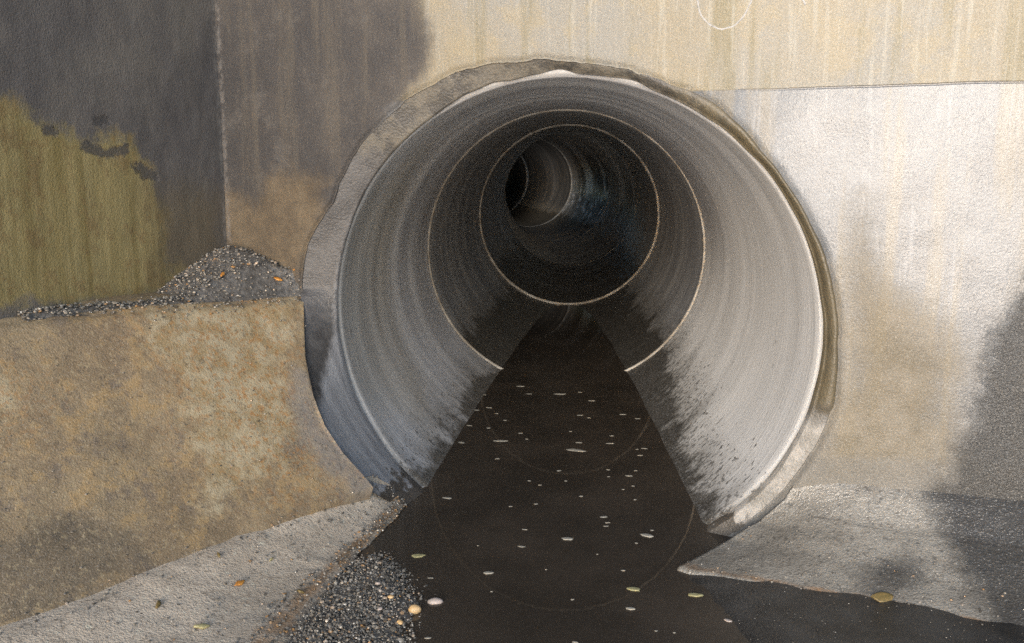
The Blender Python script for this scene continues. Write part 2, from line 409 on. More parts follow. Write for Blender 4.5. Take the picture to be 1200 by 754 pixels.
# ------------------------------------------------------------------ front wall with the pipe hole
def build_front_wall():
    nt, nr = 560, 120
    ph = np.linspace(-180, 180, nt, endpoint=False)
    r0, off = rim(ph); r0 = np.where(off > 0.002, np.maximum(r0, .775), r0)
    crumb = fbm(np.stack([np.cos(np.radians(ph)) * 3, np.sin(np.radians(ph)) * 3, 0 * ph], -1), 4, 4, 3)
    r0 = r0 + crumb * np.where((ph > 60) & (ph < 165), .022, .008)
    c, sn = np.cos(np.radians(ph)), np.sin(np.radians(ph))
    xl, xr, zb, zt = -1.6, 3.2, -.4, 2.9
    with np.errstate(divide='ignore'):
        tx = np.where(c > 0, (xr - AX0) / np.maximum(c, 1e-9), (xl - AX0) / np.minimum(c, -1e-9))
        tz = np.where(sn > 0, (zt - CZ) / np.maximum(sn, 1e-9), (zb - CZ) / np.minimum(sn, -1e-9))
    r1 = np.minimum(np.abs(tx), np.abs(tz))
    t = np.linspace(0, 1, nr) ** 1.5
    rr = r0[:, None] + (r1 - r0)[:, None] * t[None]
    x = (AX0 + rr * c[:, None]).ravel(); z = (CZ + rr * sn[:, None]).ravel()
    P = np.stack([x, wall_y(x), z], -1)
    d = fbm(P, 2.2, 4, 5) * .012 + fbm(P, 14, 3, 9) * .004
    edge = np.repeat(np.zeros(nt), nr).reshape(nt, nr); 
    near = np.exp(-((rr - r0[:, None]) / .010) ** 2).ravel()
    P[:, 1] += d + near * .010
    # thickness of the wall at the hole: one more ring going back
    back = np.stack([AX0 + (r0 + .004) * c, wall_y(AX0 + r0 * c) + .16, CZ + (r0 + .004) * sn], -1)
    F = grid_faces(nt, nr, True, True)
    base = len(P)
    for i in range(nt):
        j = (i + 1) % nt
        F.append((i * nr, j * nr, base + j, base + i)[::-1] if False else (base + i, base + j, j * nr, i * nr))
    V = np.vstack([P, back]); P2 = V[:, [0, 2]]
    A = {
        'dark': sdf(P2, [(-1.467,2.302),(-0.476,2.151),(-0.436,1.481),(-0.412,1.364),(-0.434,1.266),(-0.55,1.154),(-0.65,1.006),(-0.726,0.852),(-0.82,0.664),(-0.899,0.58),(-1.627,0.544)]),
        'corner': .006 - np.abs(V[:, 0] + 1.108),
        'tanleft': sdf(P2, [(-1.142,0.94),(-1.004,0.914),(-0.864,1.019),(-0.787,0.968),(-0.768,0.877),(-0.826,0.744),(-0.849,0.623),(-1.162,0.623)]),
        'tan': sdf(P2, [(0.675,0.723),(0.714,0.896),(0.781,0.728),(0.862,0.645),(0.952,0.544),(0.944,0.268),(0.891,0.201),(0.531,0.089),(0.638,0.292),(0.688,0.48)]),
        'wet': sdf(P2, [(1.799,0.998),(1.163,0.863),(1.075,0.739),(1.02,0.601),(0.985,0.471),(0.947,0.269),(0.901,0.196),(0.94,0.052),(1.016,-0.217),(1.969,-0.32)]),
        'low': sdf(P2, [(0.26,0.233),(2.144,0.351),(2.231,-0.255),(0.286,-0.74)]),
    }
    w = mesh_obj('front_wall', V, F, M['front'], None, A, label='concrete headwall with the round pipe opening, pale above, stained dark at upper left', category='wall')
    # chalk arc near the top of the wall
    pts = [(0.31,1.47),(0.305,1.432),(0.314,1.394),(0.338,1.368),(0.365,1.356),(0.396,1.362),(0.419,1.386),(0.434,1.418),(0.44,1.454)]
    strip('chalk_mark', [(p[0], wall_y(p[0]), p[1]) for p in pts], .0065, .0022, M['chalk'], w, Vector((.26, .965, 0)), rag=.5)
    pts = [(0.548,1.427),(0.56,1.404)]
    strip('chalk_mark', [(p[0], wall_y(p[0]), p[1]) for p in pts], .006, .0022, M['chalk'], w, Vector((.26, .965, 0)), rag=.5)
    return w

def strip(name, pts, width, th, mat, parent, normal, rag=.4, seg=8, lump=0.0, **props):
    P = np.array(pts, float); n = len(P); tt = np.linspace(0, n - 1, (n - 1) * seg + 1)
    Q = np.stack([np.interp(tt, range(n), P[:, k]) for k in range(3)], -1)
    if n > 2:
        for _ in range(4): Q[1:-1] = (Q[:-2] + 2 * Q[1:-1] + Q[2:]) / 4
    N = np.array(normal) / np.linalg.norm(normal)
    T = np.gradient(Q, axis=0); T /= np.linalg.norm(T, axis=1)[:, None] + 1e-9
    S = np.cross(T, N); V = []; F = []
    for i in range(len(Q)):
        wl_ = width * (.5 + rag * (rng.random() - .5)); wr_ = width * (.5 + rag * (rng.random() - .5))
        h = th * (1 + lump * (rng.random() - .4) * 2)
        V += [Q[i] + S[i] * wl_ + N * .004, Q[i] + S[i] * wl_ * .6 - N * h, Q[i] - S[i] * wr_ * .6 - N * h, Q[i] - S[i] * wr_ + N * .004]
        if i:
            a = (i - 1) * 4
            for k in range(3): F.append((a + k, a + k + 1, a + k + 5, a + k + 4))
    return mesh_obj(name, V, F, mat, parent, None, True, **props)

front = build_front_wall()

# ------------------------------------------------------------------ left wall
LW0 = np.array([-1.117, 2.754]); LWD = np.array([-1.341, 1.94]) - LW0
def lw_x(y): return LW0[0] + LWD[0] * (y - LW0[1]) / LWD[1]
LWN = Vector((-LWD[1], LWD[0], 0)).normalized()          # points into the chamber (+x)
if LWN.x < 0: LWN = -LWN
def build_left_wall():
    ys = np.concatenate([np.linspace(2.80, 1.3, 260), np.linspace(1.28, -2.5, 60)]); zs = np.linspace(-.3, 2.9, 260)
    Yg, Zg = np.meshgrid(ys, zs, indexing='ij'); y = Yg.ravel(); z = Zg.ravel()
    P = np.stack([lw_x(y), y, z], -1)
    d = fbm(P, 2.4, 4, 21) * .016 + fbm(P, 16, 3, 23) * .004
    P += np.array(LWN)[None] * d[:, None]
    P2 = np.stack([y, z], -1)
    A = {'ochre': sdf(P2, [(1.565,1.212),(1.989,1.159),(2.1,1.124),(2.198,1.092),(2.367,1.084),(2.447,0.992),(2.477,0.883),(2.483,0.759),(2.585,0.693),(2.423,0.653),(1.939,0.675),(1.5,0.651)]),
         'peel': np.maximum.reduce([sdf(P2, q) for q in ([(2.19,1.071),(2.237,1.077),(2.291,1.059),(2.366,1.073),(2.37,1.05),(2.297,1.034),(2.22,1.05)], [(2.367,1.022),(2.405,1.028),(2.473,0.993),(2.465,0.973),(2.414,0.985)], [(2.098,1.108),(2.148,1.106),(2.135,1.085),(2.097,1.091)], [(2.256,1.139),(2.313,1.147),(2.306,1.124),(2.26,1.119)])]), 'corner': .008 - np.abs(2.748 - y), 'brown': sdf(P2, [(2.418,0.957),(2.721,0.927),(2.759,0.735),(2.583,0.672),(2.408,0.667)])}
    w = mesh_obj('left_wall', P, grid_faces(len(ys), len(zs), False, False), M['left'], None, A,
                 label='side wall with dark stain above a yellow ochre patch', category='wall')
    return w
leftw = build_left_wall()

# ------------------------------------------------------------------ sloping bench, foot slab
E2 = np.array([.542, .84]); E2 /= np.linalg.norm(E2); N2 = np.array([E2[1], -E2[0]])
BT0 = np.array([-.86, 2.685, .637]); BT1 = np.array([-1.341, 1.94, .681]); BA0 = np.array([-.594, 2.357, .1]); BA1 = np.array([-1.109, 1.513, .1])
def on(l0, l1, s):
    a = l0[:2] @ E2; b = l1[:2] @ E2
    return l0[None] + (l1 - l0)[None] * ((np.asarray(s) - a) / (b - a))[:, None]
BEND = [(1.807,-0.02),(1.76,0.14),(1.695,0.355),(1.659,0.54),(1.647,0.684),(1.66,0.822),(1.685,0.927),(1.701,1.016)]
def bench_end(v): b = np.array(BEND); return np.interp(v, b[:, 1], b[:, 0])
def build_bench():
    nv, nu = 110, 240
    V = []; vs_ = []
    prof = np.concatenate([np.linspace(-.55, -.02, 14), np.linspace(0, 1.0, nv - 18), [1.015, 1.03, 1.04, 1.05]])
    rows = []
    for v in prof:
        s1 = bench_end(np.clip(v, 0, 1)); t = np.linspace(0, 1, nu)
        s = s1 + (-.9 - s1) * t ** 1.6
        top = on(BT0, BT1, s); bot = on(BA0, BA1, s)
        vv = min(max(v, 0), 1)
        P = top + (bot - top) * vv
        if v < 0: P = P + np.array([N2[0], N2[1], -.02])[None] * v * 1.2
        if v > 1: P = P + np.array([-N2[0], -N2[1], -2.6])[None] * (v - 1) * .8
        # rounded nose and slightly hollow face
        P[:, 2] -= .022 * np.exp(-(v / .05) ** 2)
        bow = -.018 * math.sin(math.pi * vv)
        P[:, :2] += N2[None] * bow
        rows.append(P)
    nr = len(prof)
    G = np.stack(rows, 1)                              # nu, nr, 3
    P = G.reshape(-1, 3)
    nrm = np.array([N2[0] * .78, N2[1] * .78, .62])
    tt = np.repeat(np.linspace(0, 1, nu), nr); fade = np.clip(tt / .03, .15, 1)
    d = (fbm(P, 4, 3, 31) * .018 + fbm(P, 22, 3, 33) * .003) * fade
    P = P + nrm[None] * d[:, None]
    # cast end face turned towards the pipe
    S = np.repeat(np.array([1]), 1)
    s_ = P[:, :2] @ E2; v_ = np.tile(prof, nu)
    Q = np.stack([s_, v_], -1)
    A = {'cream': np.maximum(sdf(Q, [(0.752,0.202),(0.884,0.277),(0.889,0.37),(0.834,0.408),(0.713,0.377)]), sdf(Q, [(1.266,0.004),(1.758,0.023),(1.695,0.266),(1.573,0.411),(1.549,0.649),(1.422,0.831),(1.196,0.868),(1.241,0.615),(1.27,0.446),(1.265,0.298),(1.239,0.181)])),
         'rust': np.maximum(sdf(Q, [(0.755,0.188),(0.896,0.264),(0.903,0.374),(0.838,0.43),(0.707,0.403)]), sdf(Q, [(1.226,-0.027),(1.742,0.021),(1.66,0.476),(1.649,0.931),(1.377,0.955),(1.23,0.611),(1.241,0.256)])),
         'grey': sdf(Q, [(1.645,0.386),(1.675,0.437),(1.647,0.684),(1.701,1.016),(1.608,1.032),(1.55,0.729),(1.575,0.536)]),
         'damp': sdf(Q, [(0.765,0.725),(0.933,0.717),(1.02,0.847),(1.007,0.96),(0.804,0.985),(0.581,0.972),(0.613,0.827)])}
    b = mesh_obj('sloping_bench', P, grid_faces(nu, nr, False, True), M['bench'], None, A,
                 label='sloping tan concrete bench along the left side of the channel', category='bench')
    return b
bench = build_bench()

def build_slab():
    # upper edge follows the foot of the bench, lower edge follows the waterline
    B = np.array([(-0.517,2.589),(-0.513,2.488),(-0.524,2.343),(-0.555,2.166),(-0.581,1.994),(-0.592,1.806),(-0.598,1.681)] + [(-.66, 1.2), (-.75, .4), (-1.0, -1.0)])
    n = 200; nv = 40
    tb = np.linspace(0, 1, len(B)); tq = np.linspace(0, 1, n)
    Bq = np.stack([np.interp(tq, tb, B[:, 0]), np.interp(tq, tb, B[:, 1])], -1)
    for _ in range(6): Bq[1:-1] = (Bq[:-2] + 2 * Bq[1:-1] + Bq[2:]) / 4
    s = np.interp(tq, [0, .35, 1], [1.69, 1.15, -.9])
    Aq = on(BA0, BA1, s); Aq[:, :2] -= N2 * .06
    V = []
    for i in range(n):
        for j in range(nv):
            t = j / (nv - 1)
            p = np.array([*(Aq[i, :2] + (Bq[i] - Aq[i, :2]) * min(t / .9, 1)), 0])
            zt = .112 * (1 - t / .9) ** 1 if t < .9 else 0
            zt = np.interp(t, [0, .28, .36, .84, .9, 1], [.118, .106, .097, .020, .006, -.07])
            p[2] = zt
            V.append(p)
    P = np.array(V)
    d = fbm(P, 6, 3, 41) * .014 + fbm(P, 30, 3, 43) * .005
    tt = np.tile(np.linspace(0, 1, nv), n)
    P[:, 2] += d * np.where(tt > .93, .3, 1); P[:, 0] += fbm(P, 12, 4, 47) * .03 * np.clip((tt - .6) / .3, 0, 1)
    A = {'crack': tt * 0 - 1, 'damp': (tt - .88) * .25, 'rust': .008 - np.abs(tt - .845) * .35}
    return mesh_obj('foot_slab', P, grid_faces(n, nv, False, False), M['slab'], None, A,
                    label='low rough concrete slab between the sloping bench and the gravel', category='slab')
slab = build_slab()

# ------------------------------------------------------------------ right-hand toe of the wall
def build_toe():
    n, nv = 190, 56
    toe = [(0.265,2.117),(0.31,2.086),(0.477,2.033),(0.658,1.964),(0.821,1.888),(0.954,1.82),(1.08,1.704)] + [(2.2, 1.25), (3.1, .9)]
    toe = np.array(toe); x = np.concatenate([np.linspace(.268, 1.2, 140), np.linspace(1.22, 3.1, 50)])
    ty = np.interp(x, toe[:, 0], toe[:, 1])
    xw = np.interp(x, [.268, 1.0, 3.1], [.60, 1.10, 3.1]); yw = wall_y(xw) + .012
    zprof = lambda k: np.interp(k, [0, .10, .30, .62, .66, 1], [.205, .180, .122, .064, .056, .010])
    # left end follows the lip of the pipe, then runs out to the corner in the water
    LB = np.array([(0, .612, 2.300, .208), (.2, .570, 2.296, .135), (.42, .500, 2.292, .066), (.64, .425, 2.262, .030), (.82, .345, 2.19, .018), (1, .268, 2.120, .010)])
    V = []
    for i in range(n):
        w = math.exp(-((x[i] - .268) / .16) ** 1.5)
        for j in range(nv):
            t = j / (nv - 1); k = min(1, t / .92)
            S = np.array([xw[i] + (x[i] - xw[i]) * k, yw[i] + (ty[i] - yw[i]) * k, zprof(k)])
            S0 = np.array([xw[0] + (x[0] - xw[0]) * k, yw[0] + (ty[0] - yw[0]) * k, zprof(k)])
            Lp = np.array([np.interp(k, LB[:, 0], LB[:, q]) for q in (1, 2, 3)])
            p = S + (Lp - S0) * w
            if t > .92: p = p + np.array([0, -.012, -.09]) * (t - .92) / .08
            V.append(p)
        # nothing more
    V = np.array(V)
    skirt = V[:nv] + np.array([-.004, .006, -.09])
    P = np.vstack([skirt, V]); n = n + 1
    d = fbm(P, 6, 4, 51) * .012 + fbm(P, 28, 3, 53) * .005
    tt = np.tile(np.linspace(0, 1, nv), n)
    P[:, 2] += d * (tt < .93); P[:, 1] += fbm(P, 9, 4, 57) * .005 * np.clip((tt - .5) / .4, 0, 1)
    A = {'crack': .0006 - np.abs(tt - .30 - .02 * np.sin(P[:, 0] * 9)) * .12 - .01 * (P[:, 0] < .62), 'damp': np.maximum(sdf(P[:, :2], [(.86, 2.6), (.92, 1.95), (.99, 1.6), (3.5, .5), (3.5, 2.6)]), np.minimum(.045 - np.hypot((P[:, 0] - .76) / 1.6, P[:, 1] - 2.02), .05)), 'rust': .004 - np.abs(tt - .88) * .5}
    return mesh_obj('toe_slab', P, grid_faces(n, nv, False, True), M['toe'], None, A,
                    label='wet grey concrete toe at the foot of the wall right of the pipe', category='slab')
toe = build_toe()

# ------------------------------------------------------------------ the pipe
pipe = empty('concrete_pipe', (AX0, YM, CZ), label='long round concrete pipe of jointed sections curving left into darkness', category='pipe')
tilt = math.atan(SL)
def section(y0, y1, mat, mtx, front_cut=0.0, name='pipe_section', sky_gap=None):
    """lathe along +Y, in the frame mtx; front_cut = skew of the front end (dy per x)"""
    nt = 160; L = y1 - y0
    prof = [(RAD + .012, 0), (RAD + .004, .008), (RAD, .022)] + [(RAD, v) for v in np.linspace(.05, L - .05, 40)] + [(RAD, L - .02), (RAD + .005, L - .006), (RAD + .014, L), (RAD + .10, L)] + [(RAD + .10, L * (1 - v / 30)) for v in range(1, 30)] + [(RAD + .10, 0)]
    V = []
    for i in range(nt):
        a = 2 * math.pi * i / nt
        for r, yy in prof:
            k = max(0, 1 - yy / 1.2)
            V.append((r * math.cos(a), yy - front_cut * r * math.cos(a) * k, r * math.sin(a)))
    n = len(prof); F = []
    for i in range(nt):
        j = (i + 1) % nt
        for k in range(n):
            k2 = (k + 1) % n
            if sky_gap:                                        # unseen opening, added to let sky light onto the far wall
                a = (i + .5) * 360 / nt; yy = (prof[k][1] + prof[k2][1]) / 2
                if sky_gap[2] < a < sky_gap[3] and sky_gap[0] < yy < sky_gap[1] and abs(prof[k][0] - prof[k2][0]) < .02 and 2 < k: continue
            F.append((i * n + k, i * n + k2, j * n + k2, j * n + k))
    P = np.array(V)
    rad = P[:, [0, 2]] / np.linalg.norm(P[:, [0, 2]], axis=1)[:, None]
    ins = np.linalg.norm(P[:, [0, 2]], axis=1) < RAD + .05
    d = fbm(P * [1, 2.5, 1] + mtx.translation, 2.0, 3, 61) * .006 * ins
    P[:, 0] += rad[:, 0] * d; P[:, 2] += rad[:, 1] * d
    o = mesh_obj(name, P, F, mat, pipe)
    o.matrix_parent_inverse = Matrix.Identity(4)
    o.matrix_local = Matrix.Translation(-Vector(pipe.location)) @ mtx
    return o
def seal(mtx, r_in, width, name='joint_ring', lump=.002, mat='seal'):
    nt = 160; V = []; F = []
    prof = [(r_in + .02, -width * .7), (r_in + .004, -width * .5), (r_in, -width * .15), (r_in + .001, width * .2), (r_in + .008, width * .55), (RAD + .09, width * .5), (RAD + .09, -width * .5)]
    n = len(prof)
    for i in range(nt):
        a = 2 * math.pi * i / nt
        for k, (r, yy) in enumerate(prof):
            j = (rng.random() - .5) * lump if k < 5 else 0
            V.append(((r + j) * math.cos(a), yy + j, (r + j) * math.sin(a)))
    for i in range(nt):
        j = (i + 1) % nt
        for k in range(n): F.append((i * n + k, i * n + (k + 1) % n, j * n + (k + 1) % n, j * n + k))
    o = mesh_obj(name, V, F, M[mat], pipe)
    o.matrix_local = Matrix.Translation(-Vector(pipe.location)) @ mtx
    return o
def axis_m(y): return Matrix.Translation((AX0, y, axis_z(y))) @ Matrix.Rotation(tilt, 4, 'X')
J = [2.530, 4.461, 6.903, 9.352]
for i in range(3):
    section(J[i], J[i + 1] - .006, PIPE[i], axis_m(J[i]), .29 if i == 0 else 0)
seal(axis_m(J[1]), RAD - .006, .026); seal(axis_m(J[2]), RAD - .013, .040)
m = axis_m(J[3])
for k, turn in enumerate((4.5, 7, 8, 8, 8, 8)):
    m = m @ Matrix.Rotation(R_(turn), 4, 'Z')
    section(0, 2.45, PIPE[3 if k < 2 else 4], m, sky_gap=(.25, 2.15, 145, 215) if k == 1 else None)
    seal(m, RAD - .004, .03, mat='oldseal')
    m = m @ Matrix.Translation((0, 2.45, 0))

# mortar collar between the wall (or bench) and the pipe end
def build_collar():
    nt, nv = 480, 16
    ph = np.linspace(-180, 180, nt, endpoint=False); c, sn = np.cos(np.radians(ph)), np.sin(np.radians(ph))
    r0, off = rim(ph)
    crumb = fbm(np.stack([c * 3, sn * 3, 0 * ph], -1), 4, 4, 3)
    r0 = r0 + crumb * np.where((ph > 60) & (ph < 165), .022, .008) + .006
    x0 = AX0 + r0 * c; r0 = r0 + np.clip(off * .12, 0, .014); x0 = AX0 + r0 * c; O = np.stack([x0, wall_y(x0) - off + np.where(off > .01, .004, .012), CZ + r0 * sn], -1)
    gapn = vnoise(np.stack([c * 5, sn * 5, 0 * ph], -1), 2.2, 77)
    gap = np.interp(ph, [-180, 20, 45, 80, 105, 130, 180], [.002, .002, .006, .016, .014, .004, .002]) * (.3 + 1.2 * gapn)
    ri = RAD + gap; xi = AX0 + ri * c; yi = 2.500 - .29 * ri * c
    I = np.stack([xi, yi, axis_z(yi) + ri * sn], -1)
    V = []
    bulge = np.interp(ph, [-180, -60, -25, -14, -13, 10, 50, 75, 100, 180], [0, 0, 0, .002, .016, .02, .016, .006, 0, 0])
    for i in range(nt):
        for j in range(nv):
            t = j / (nv - 1)
            p = O[i] + (I[i] - O[i]) * t
            p = p + np.array([0, -1, 0]) * bulge[i] * math.sin(math.pi * min(1, t * 1.15)) ** .7
            V.append(p)
        V.append(I[i] + np.array([.012 * c[i], .10, .012 * sn[i]]))
    P = np.array(V); nn = nv + 1
    d = fbm(P, 9, 4, 71) * .010
    P[:, 1] += d
    phv = np.repeat(ph, nn)
    tv = np.tile(np.append(np.linspace(0, 1, nv), 1), nt)
    A = {'across': tv, 'lowright': np.interp(phv, [-75, -55, -18, -14], [0, 1, 1, 0]), 'lower': np.clip(np.interp(phv % 360, [150, 185, 200, 260], [0, .2, 1, 1]), 0, 1) * (np.abs(phv) > 40), 'brown': np.minimum(phv + 14, 66 - phv) / 60, 'tan': np.minimum(phv - 55, 140 - phv) / 90}
    return mesh_obj('mortar_collar', P, grid_faces(nt, nn, True, True), M['collar'], pipe, A)
collar = build_collar()
collar.matrix_local = Matrix.Translation(-Vector(pipe.location))

# ------------------------------------------------------------------ water and bed
def build_water():
    V = [(-2.2, -2.5, 0), (3.2, -2.5, 0), (3.2, 2.2, 0), (.62, 2.25, 0)]
    right = []; left = []
    for y in np.linspace(2.62, 7.2, 24):
        dz = axis_z(y); h = math.sqrt(max(RAD ** 2 - dz ** 2, 0.0)) + .012 if dz < RAD else .012
        right.append((AX0 + h, y, 0)); left.append((AX0 - h, y, 0))
    V += right + left[::-1] + [(-.75, 2.45, 0), (-1.2, 1.6, 0), (-1.6, .5, 0)]
    n = len(V)
    o = mesh_obj('water', V, [tuple(range(n))], M['water'], None, None, False, kind='structure')
    return o
build_water()

def build_bed():
    # silt bank under the toe slab on the right; the rest of the bed lies below the water
    n, nv = 150, 90
    xs = np.linspace(-2.2, 3.2, n); ys = np.linspace(-2.5, 2.4, nv)
    X, Y = np.meshgrid(xs, ys, indexing='ij'); x = X.ravel(); y = Y.ravel()
    edge = sdf(np.stack([x, y], -1), [(0.264,2.102),(0.299,1.998),(0.349,1.877),(0.375,1.717)] + [(.42, 1.2), (.6, .2), (.8, -2.6), (3.4, -2.6), (3.4, 2.4), (.6, 2.4)])
    P = np.stack([x, y, 0 * x], -1)
    z = np.interp(edge, [-.25, -.05, 0.0, .03, .10, .5], [-.10, -.03, -.004, .004, .010, .022])
    P[:, 2] = z + fbm(P, 10, 4, 81) * .012
    return mesh_obj('channel_bed', P, grid_faces(n, nv), M['bed'], None, None, True, kind='structure')
bed = build_bed()

# ------------------------------------------------------------------ stones
def ico(sub=1):
    bm = bmesh.new(); bmesh.ops.create_icosphere(bm, subdivisions=sub, radius=1)
    V = np.array([v.co[:] for v in bm.verts]); F = [tuple(v.index for v in f.verts) for f in bm.faces]; bm.free(); return V, F
ICO1, ICOF1 = ico(1); ICO2, ICOF2 = ico(2)
def stones(name, pts, sizes, parent=None, tints=None, **props):
    V = []; F = []; T = []
    for i, (p, s) in enumerate(zip(pts, sizes)):
        q = ICO1 * (1 + .35 * (rng.random((len(ICO1), 1)) - .5)) * s * np.array([1, .75 + .4 * rng.random(), .5 + .3 * rng.random()])
        a = rng.random() * 6.28; ca, sa = math.cos(a), math.sin(a); q = np.stack([q[:, 0] * ca - q[:, 1] * sa, q[:, 0] * sa + q[:, 1] * ca, q[:, 2]], -1)
        b = len(V); V.extend((q + p).tolist()); F.extend([(x + b, y + b, z + b) for x, y, z in ICOF1])
        T.extend([rng.random() ** .62 if tints is None else tints[i]] * len(ICO1))
    return mesh_obj(name, V, F, M['stones'], parent, {'tint': T}, False, **props)

# gravel heap in the corner: a cone fallen against the two walls
AP = np.array([-1.085, 2.70, .785])
TOPE = lambda s: on(BT0, BT1, s)
def heap_z(x, y):
    # distance from the corner, steeper near the top; runs out along the left wall
    d = np.hypot((x - AP[0]), (y - AP[1]))
    return .775 - .40 * d + .08 * np.maximum(d - .30, 0)
def build_heap():
    n, nv = 70, 40; V = []
    for i in range(n):
        s = 1.79 - (1.79 - .95) * i / (n - 1)
        t0 = on(BT0, BT1, [s])[0]
        # back point on walls
        bx, by = (np.array([t0[0], t0[1]]) - N2 * .02)
        # march backwards along -N2 until a wall is hit
        k = 0
        while k < .7 and (t0[0] - N2[0] * k) > lw_x(t0[1] - N2[1] * k) - .03 and (t0[1] - N2[1] * k) < wall_y(t0[0] - N2[0] * k) + .03: k += .005
        for j in range(nv):
            t = j / (nv - 1); q = t0[:2] + N2 * (.004) - N2 * (k + .01) * t
            z = max(heap_z(q[0], q[1]), t0[2] - .012) if t > .02 else t0[2] - .035
            z = t0[2] - .030 + (z - t0[2] + .030) * min(1, t * 4.5)
            V.append((q[0], q[1], z))
    P = np.array(V); P[:, 2] += fbm(P, 25, 3, 91) * .014
    o = mesh_obj('gravel_heap', P, grid_faces(n, nv, False, False), M['gravel'], None, None, True, kind='stuff',
                 label='dark gravel heaped in the corner on top of the bench', category='gravel')
    idx = rng.integers(0, len(P), 2600)
    pts = P[idx] + rng.normal(0, .006, (2600, 3)) * [1, 1, .3] + [0, 0, .002]
    sz = rng.uniform(.0018, .0050, 2600) * np.where(rng.random(2600) > .93, 1.5, 1)
    stones('grit', pts, sz, o, None, kind='stuff')
    return P
HP = build_heap()

def flat_bit(name, pos, length, width, th, mat, rot, normal=Vector((0, 0, 1)), n=12, rough=.25, tail=0.0, **props):
    V = []; F = []
    w = [1 + rough * (random.random() - .5) * 2 for _ in range(n)]
    for k, (sc, zz) in enumerate(((1, 0), (.96, th * .6), (.7, th))):
        for i in range(n):
            a = 2 * math.pi * i / n
            x = math.cos(a) * length / 2 * w[i] * sc; y = math.sin(a) * width / 2 * w[i] * sc * (1 - tail * abs(math.cos(a)))
            V.append((x, y, zz + .15 * th * random.random()))
    V.append((0, 0, th * 1.05)); V.append((0, 0, -th * .2))
    for k in range(2):
        for i in range(n): F.append((k * n + i, k * n + (i + 1) % n, (k + 1) * n + (i + 1) % n, (k + 1) * n + i))
    for i in range(n):
        F.append((2 * n + i, 2 * n + (i + 1) % n, 3 * n)); F.append(((i + 1) % n, i, 3 * n + 1))
    o = mesh_obj(name, V, F, mat, None, None, True, **props)
    o.rotation_euler = (Vector(normal).to_track_quat('Z', 'Y').to_matrix() @ Matrix.Rotation(rot, 3, 'Z')).to_euler()
    o.location = pos
    return o
def stone(name, pos, sx, sy, sz, mat, rot=0.0, **props):
    V = ICO2 * (1 + .12 * fbm(ICO2 * 1.3 + random.random() * 9, 1.5, 2)[:, None] * 4) * [sx, sy, sz]
    o = mesh_obj(name, V, ICOF2, mat, None, None, True, **props)
    o.location = pos; o.rotation_euler = (0, 0, rot); return o

# leaves caught on the heap
def on_heap(px):
    i = np.argmin(np.hypot(HP[:, 0] - px[0], HP[:, 1] - px[1])); return HP[i] + np.array([0, 0, .009])
for (sig, back, L, W, rot, lab) in ((1.545, .055, .030, .012, .9, 'orange leaf scrap at the left of the gravel heap'),
                                 (1.735, .035, .034, .015, -.6, 'larger orange leaf lying on the right side of the gravel heap'),
                                 (1.785, .02, .026, .012, .5, 'small bright orange leaf at the right end of the gravel heap')):
    q = on(BT0, BT1, [sig])[0][:2] - N2 * back
    flat_bit('fallen_leaf', on_heap(q), L, W, .003, M['leaf'], rot, Vector((.35, -.5, .8)), tail=.45, label=lab, category='leaf', group='orange leaves on the gravel heap')

# wet gravel bank at the edge of the water
def build_bank():
    poly = [(-0.492,2.171),(-0.412,2.063),(-0.357,1.929),(-0.348,1.789),(-0.338,1.603),(-0.567,1.556),(-0.647,1.749),(-0.618,1.946),(-0.577,2.128)]
    poly = [p for p in poly]
    n = 60; xs = np.linspace(-.75, -.30, n); ys = np.linspace(1.45, 2.25, n)
    X, Y = np.meshgrid(xs, ys, indexing='ij'); Q = np.stack([X.ravel(), Y.ravel()], -1)
    d = sdf(Q, poly); P = np.column_stack([Q, np.interp(d, [-.06, 0, .05, .2], [-.025, -.004, .007, .014])]); P[:, 2] += fbm(P, 22, 3, 95) * .012
    o = mesh_obj('gravel_bank', P, grid_faces(n, n), M['gravel'], None, None, True, kind='stuff', label='wet dark gravel bank at the water edge by the foot slab', category='gravel')
    pts = []; sz = []
    while len(pts) < 6500:
        q = np.array([rng.uniform(-.75, -.30), rng.uniform(1.45, 2.25)]); dd = sdf(q[None], poly)[0]
        if dd > -.05 and rng.random() < max(.04, .28 + dd * 9):
            pts.append((q[0], q[1], np.interp(dd, [-.06, 0, .05, .2], [-.008, .0, .009, .016]) + rng.normal(0, .002)))
            sz.append(rng.uniform(.0012, .0034) * (1.8 if rng.random() > .9 else 1) * (1.7 if rng.random() > .96 else 1))
    stones('grit', np.array(pts), sz, o, None, kind='stuff')
build_bank()
ST = [(-0.356,1.854),(-0.317,1.907),(-0.419,1.891),(-0.431,1.833),(-0.374,1.776),(-0.464,1.957)]
stone('pebble', (*ST[0], .008), .0155, .012, .011, M['sand'], .3, label='round orange pebble at the water edge beside the gravel bank', category='pebble')
stone('pebble', (*ST[1], .001), .020, .012, .009, M['pale'], .2, label='pale pinkish stone in the water beyond the orange pebble', category='pebble')
for i, (sx, lab) in enumerate(((.008, 'orange brown pebble at the middle of the wet gravel bank'), (.007, 'tan pebble at the left of the wet gravel bank'), (.009, 'flat tan pebble at the near end of the wet gravel bank'), (.007, 'dark tan pebble at the far end of the wet gravel bank'))):
    stone('pebble', (*ST[2 + i], .018), sx, sx * .7, sx * .5, M['pale' if i % 2 else 'sand'], i * 1.1, label=lab, category='pebble')

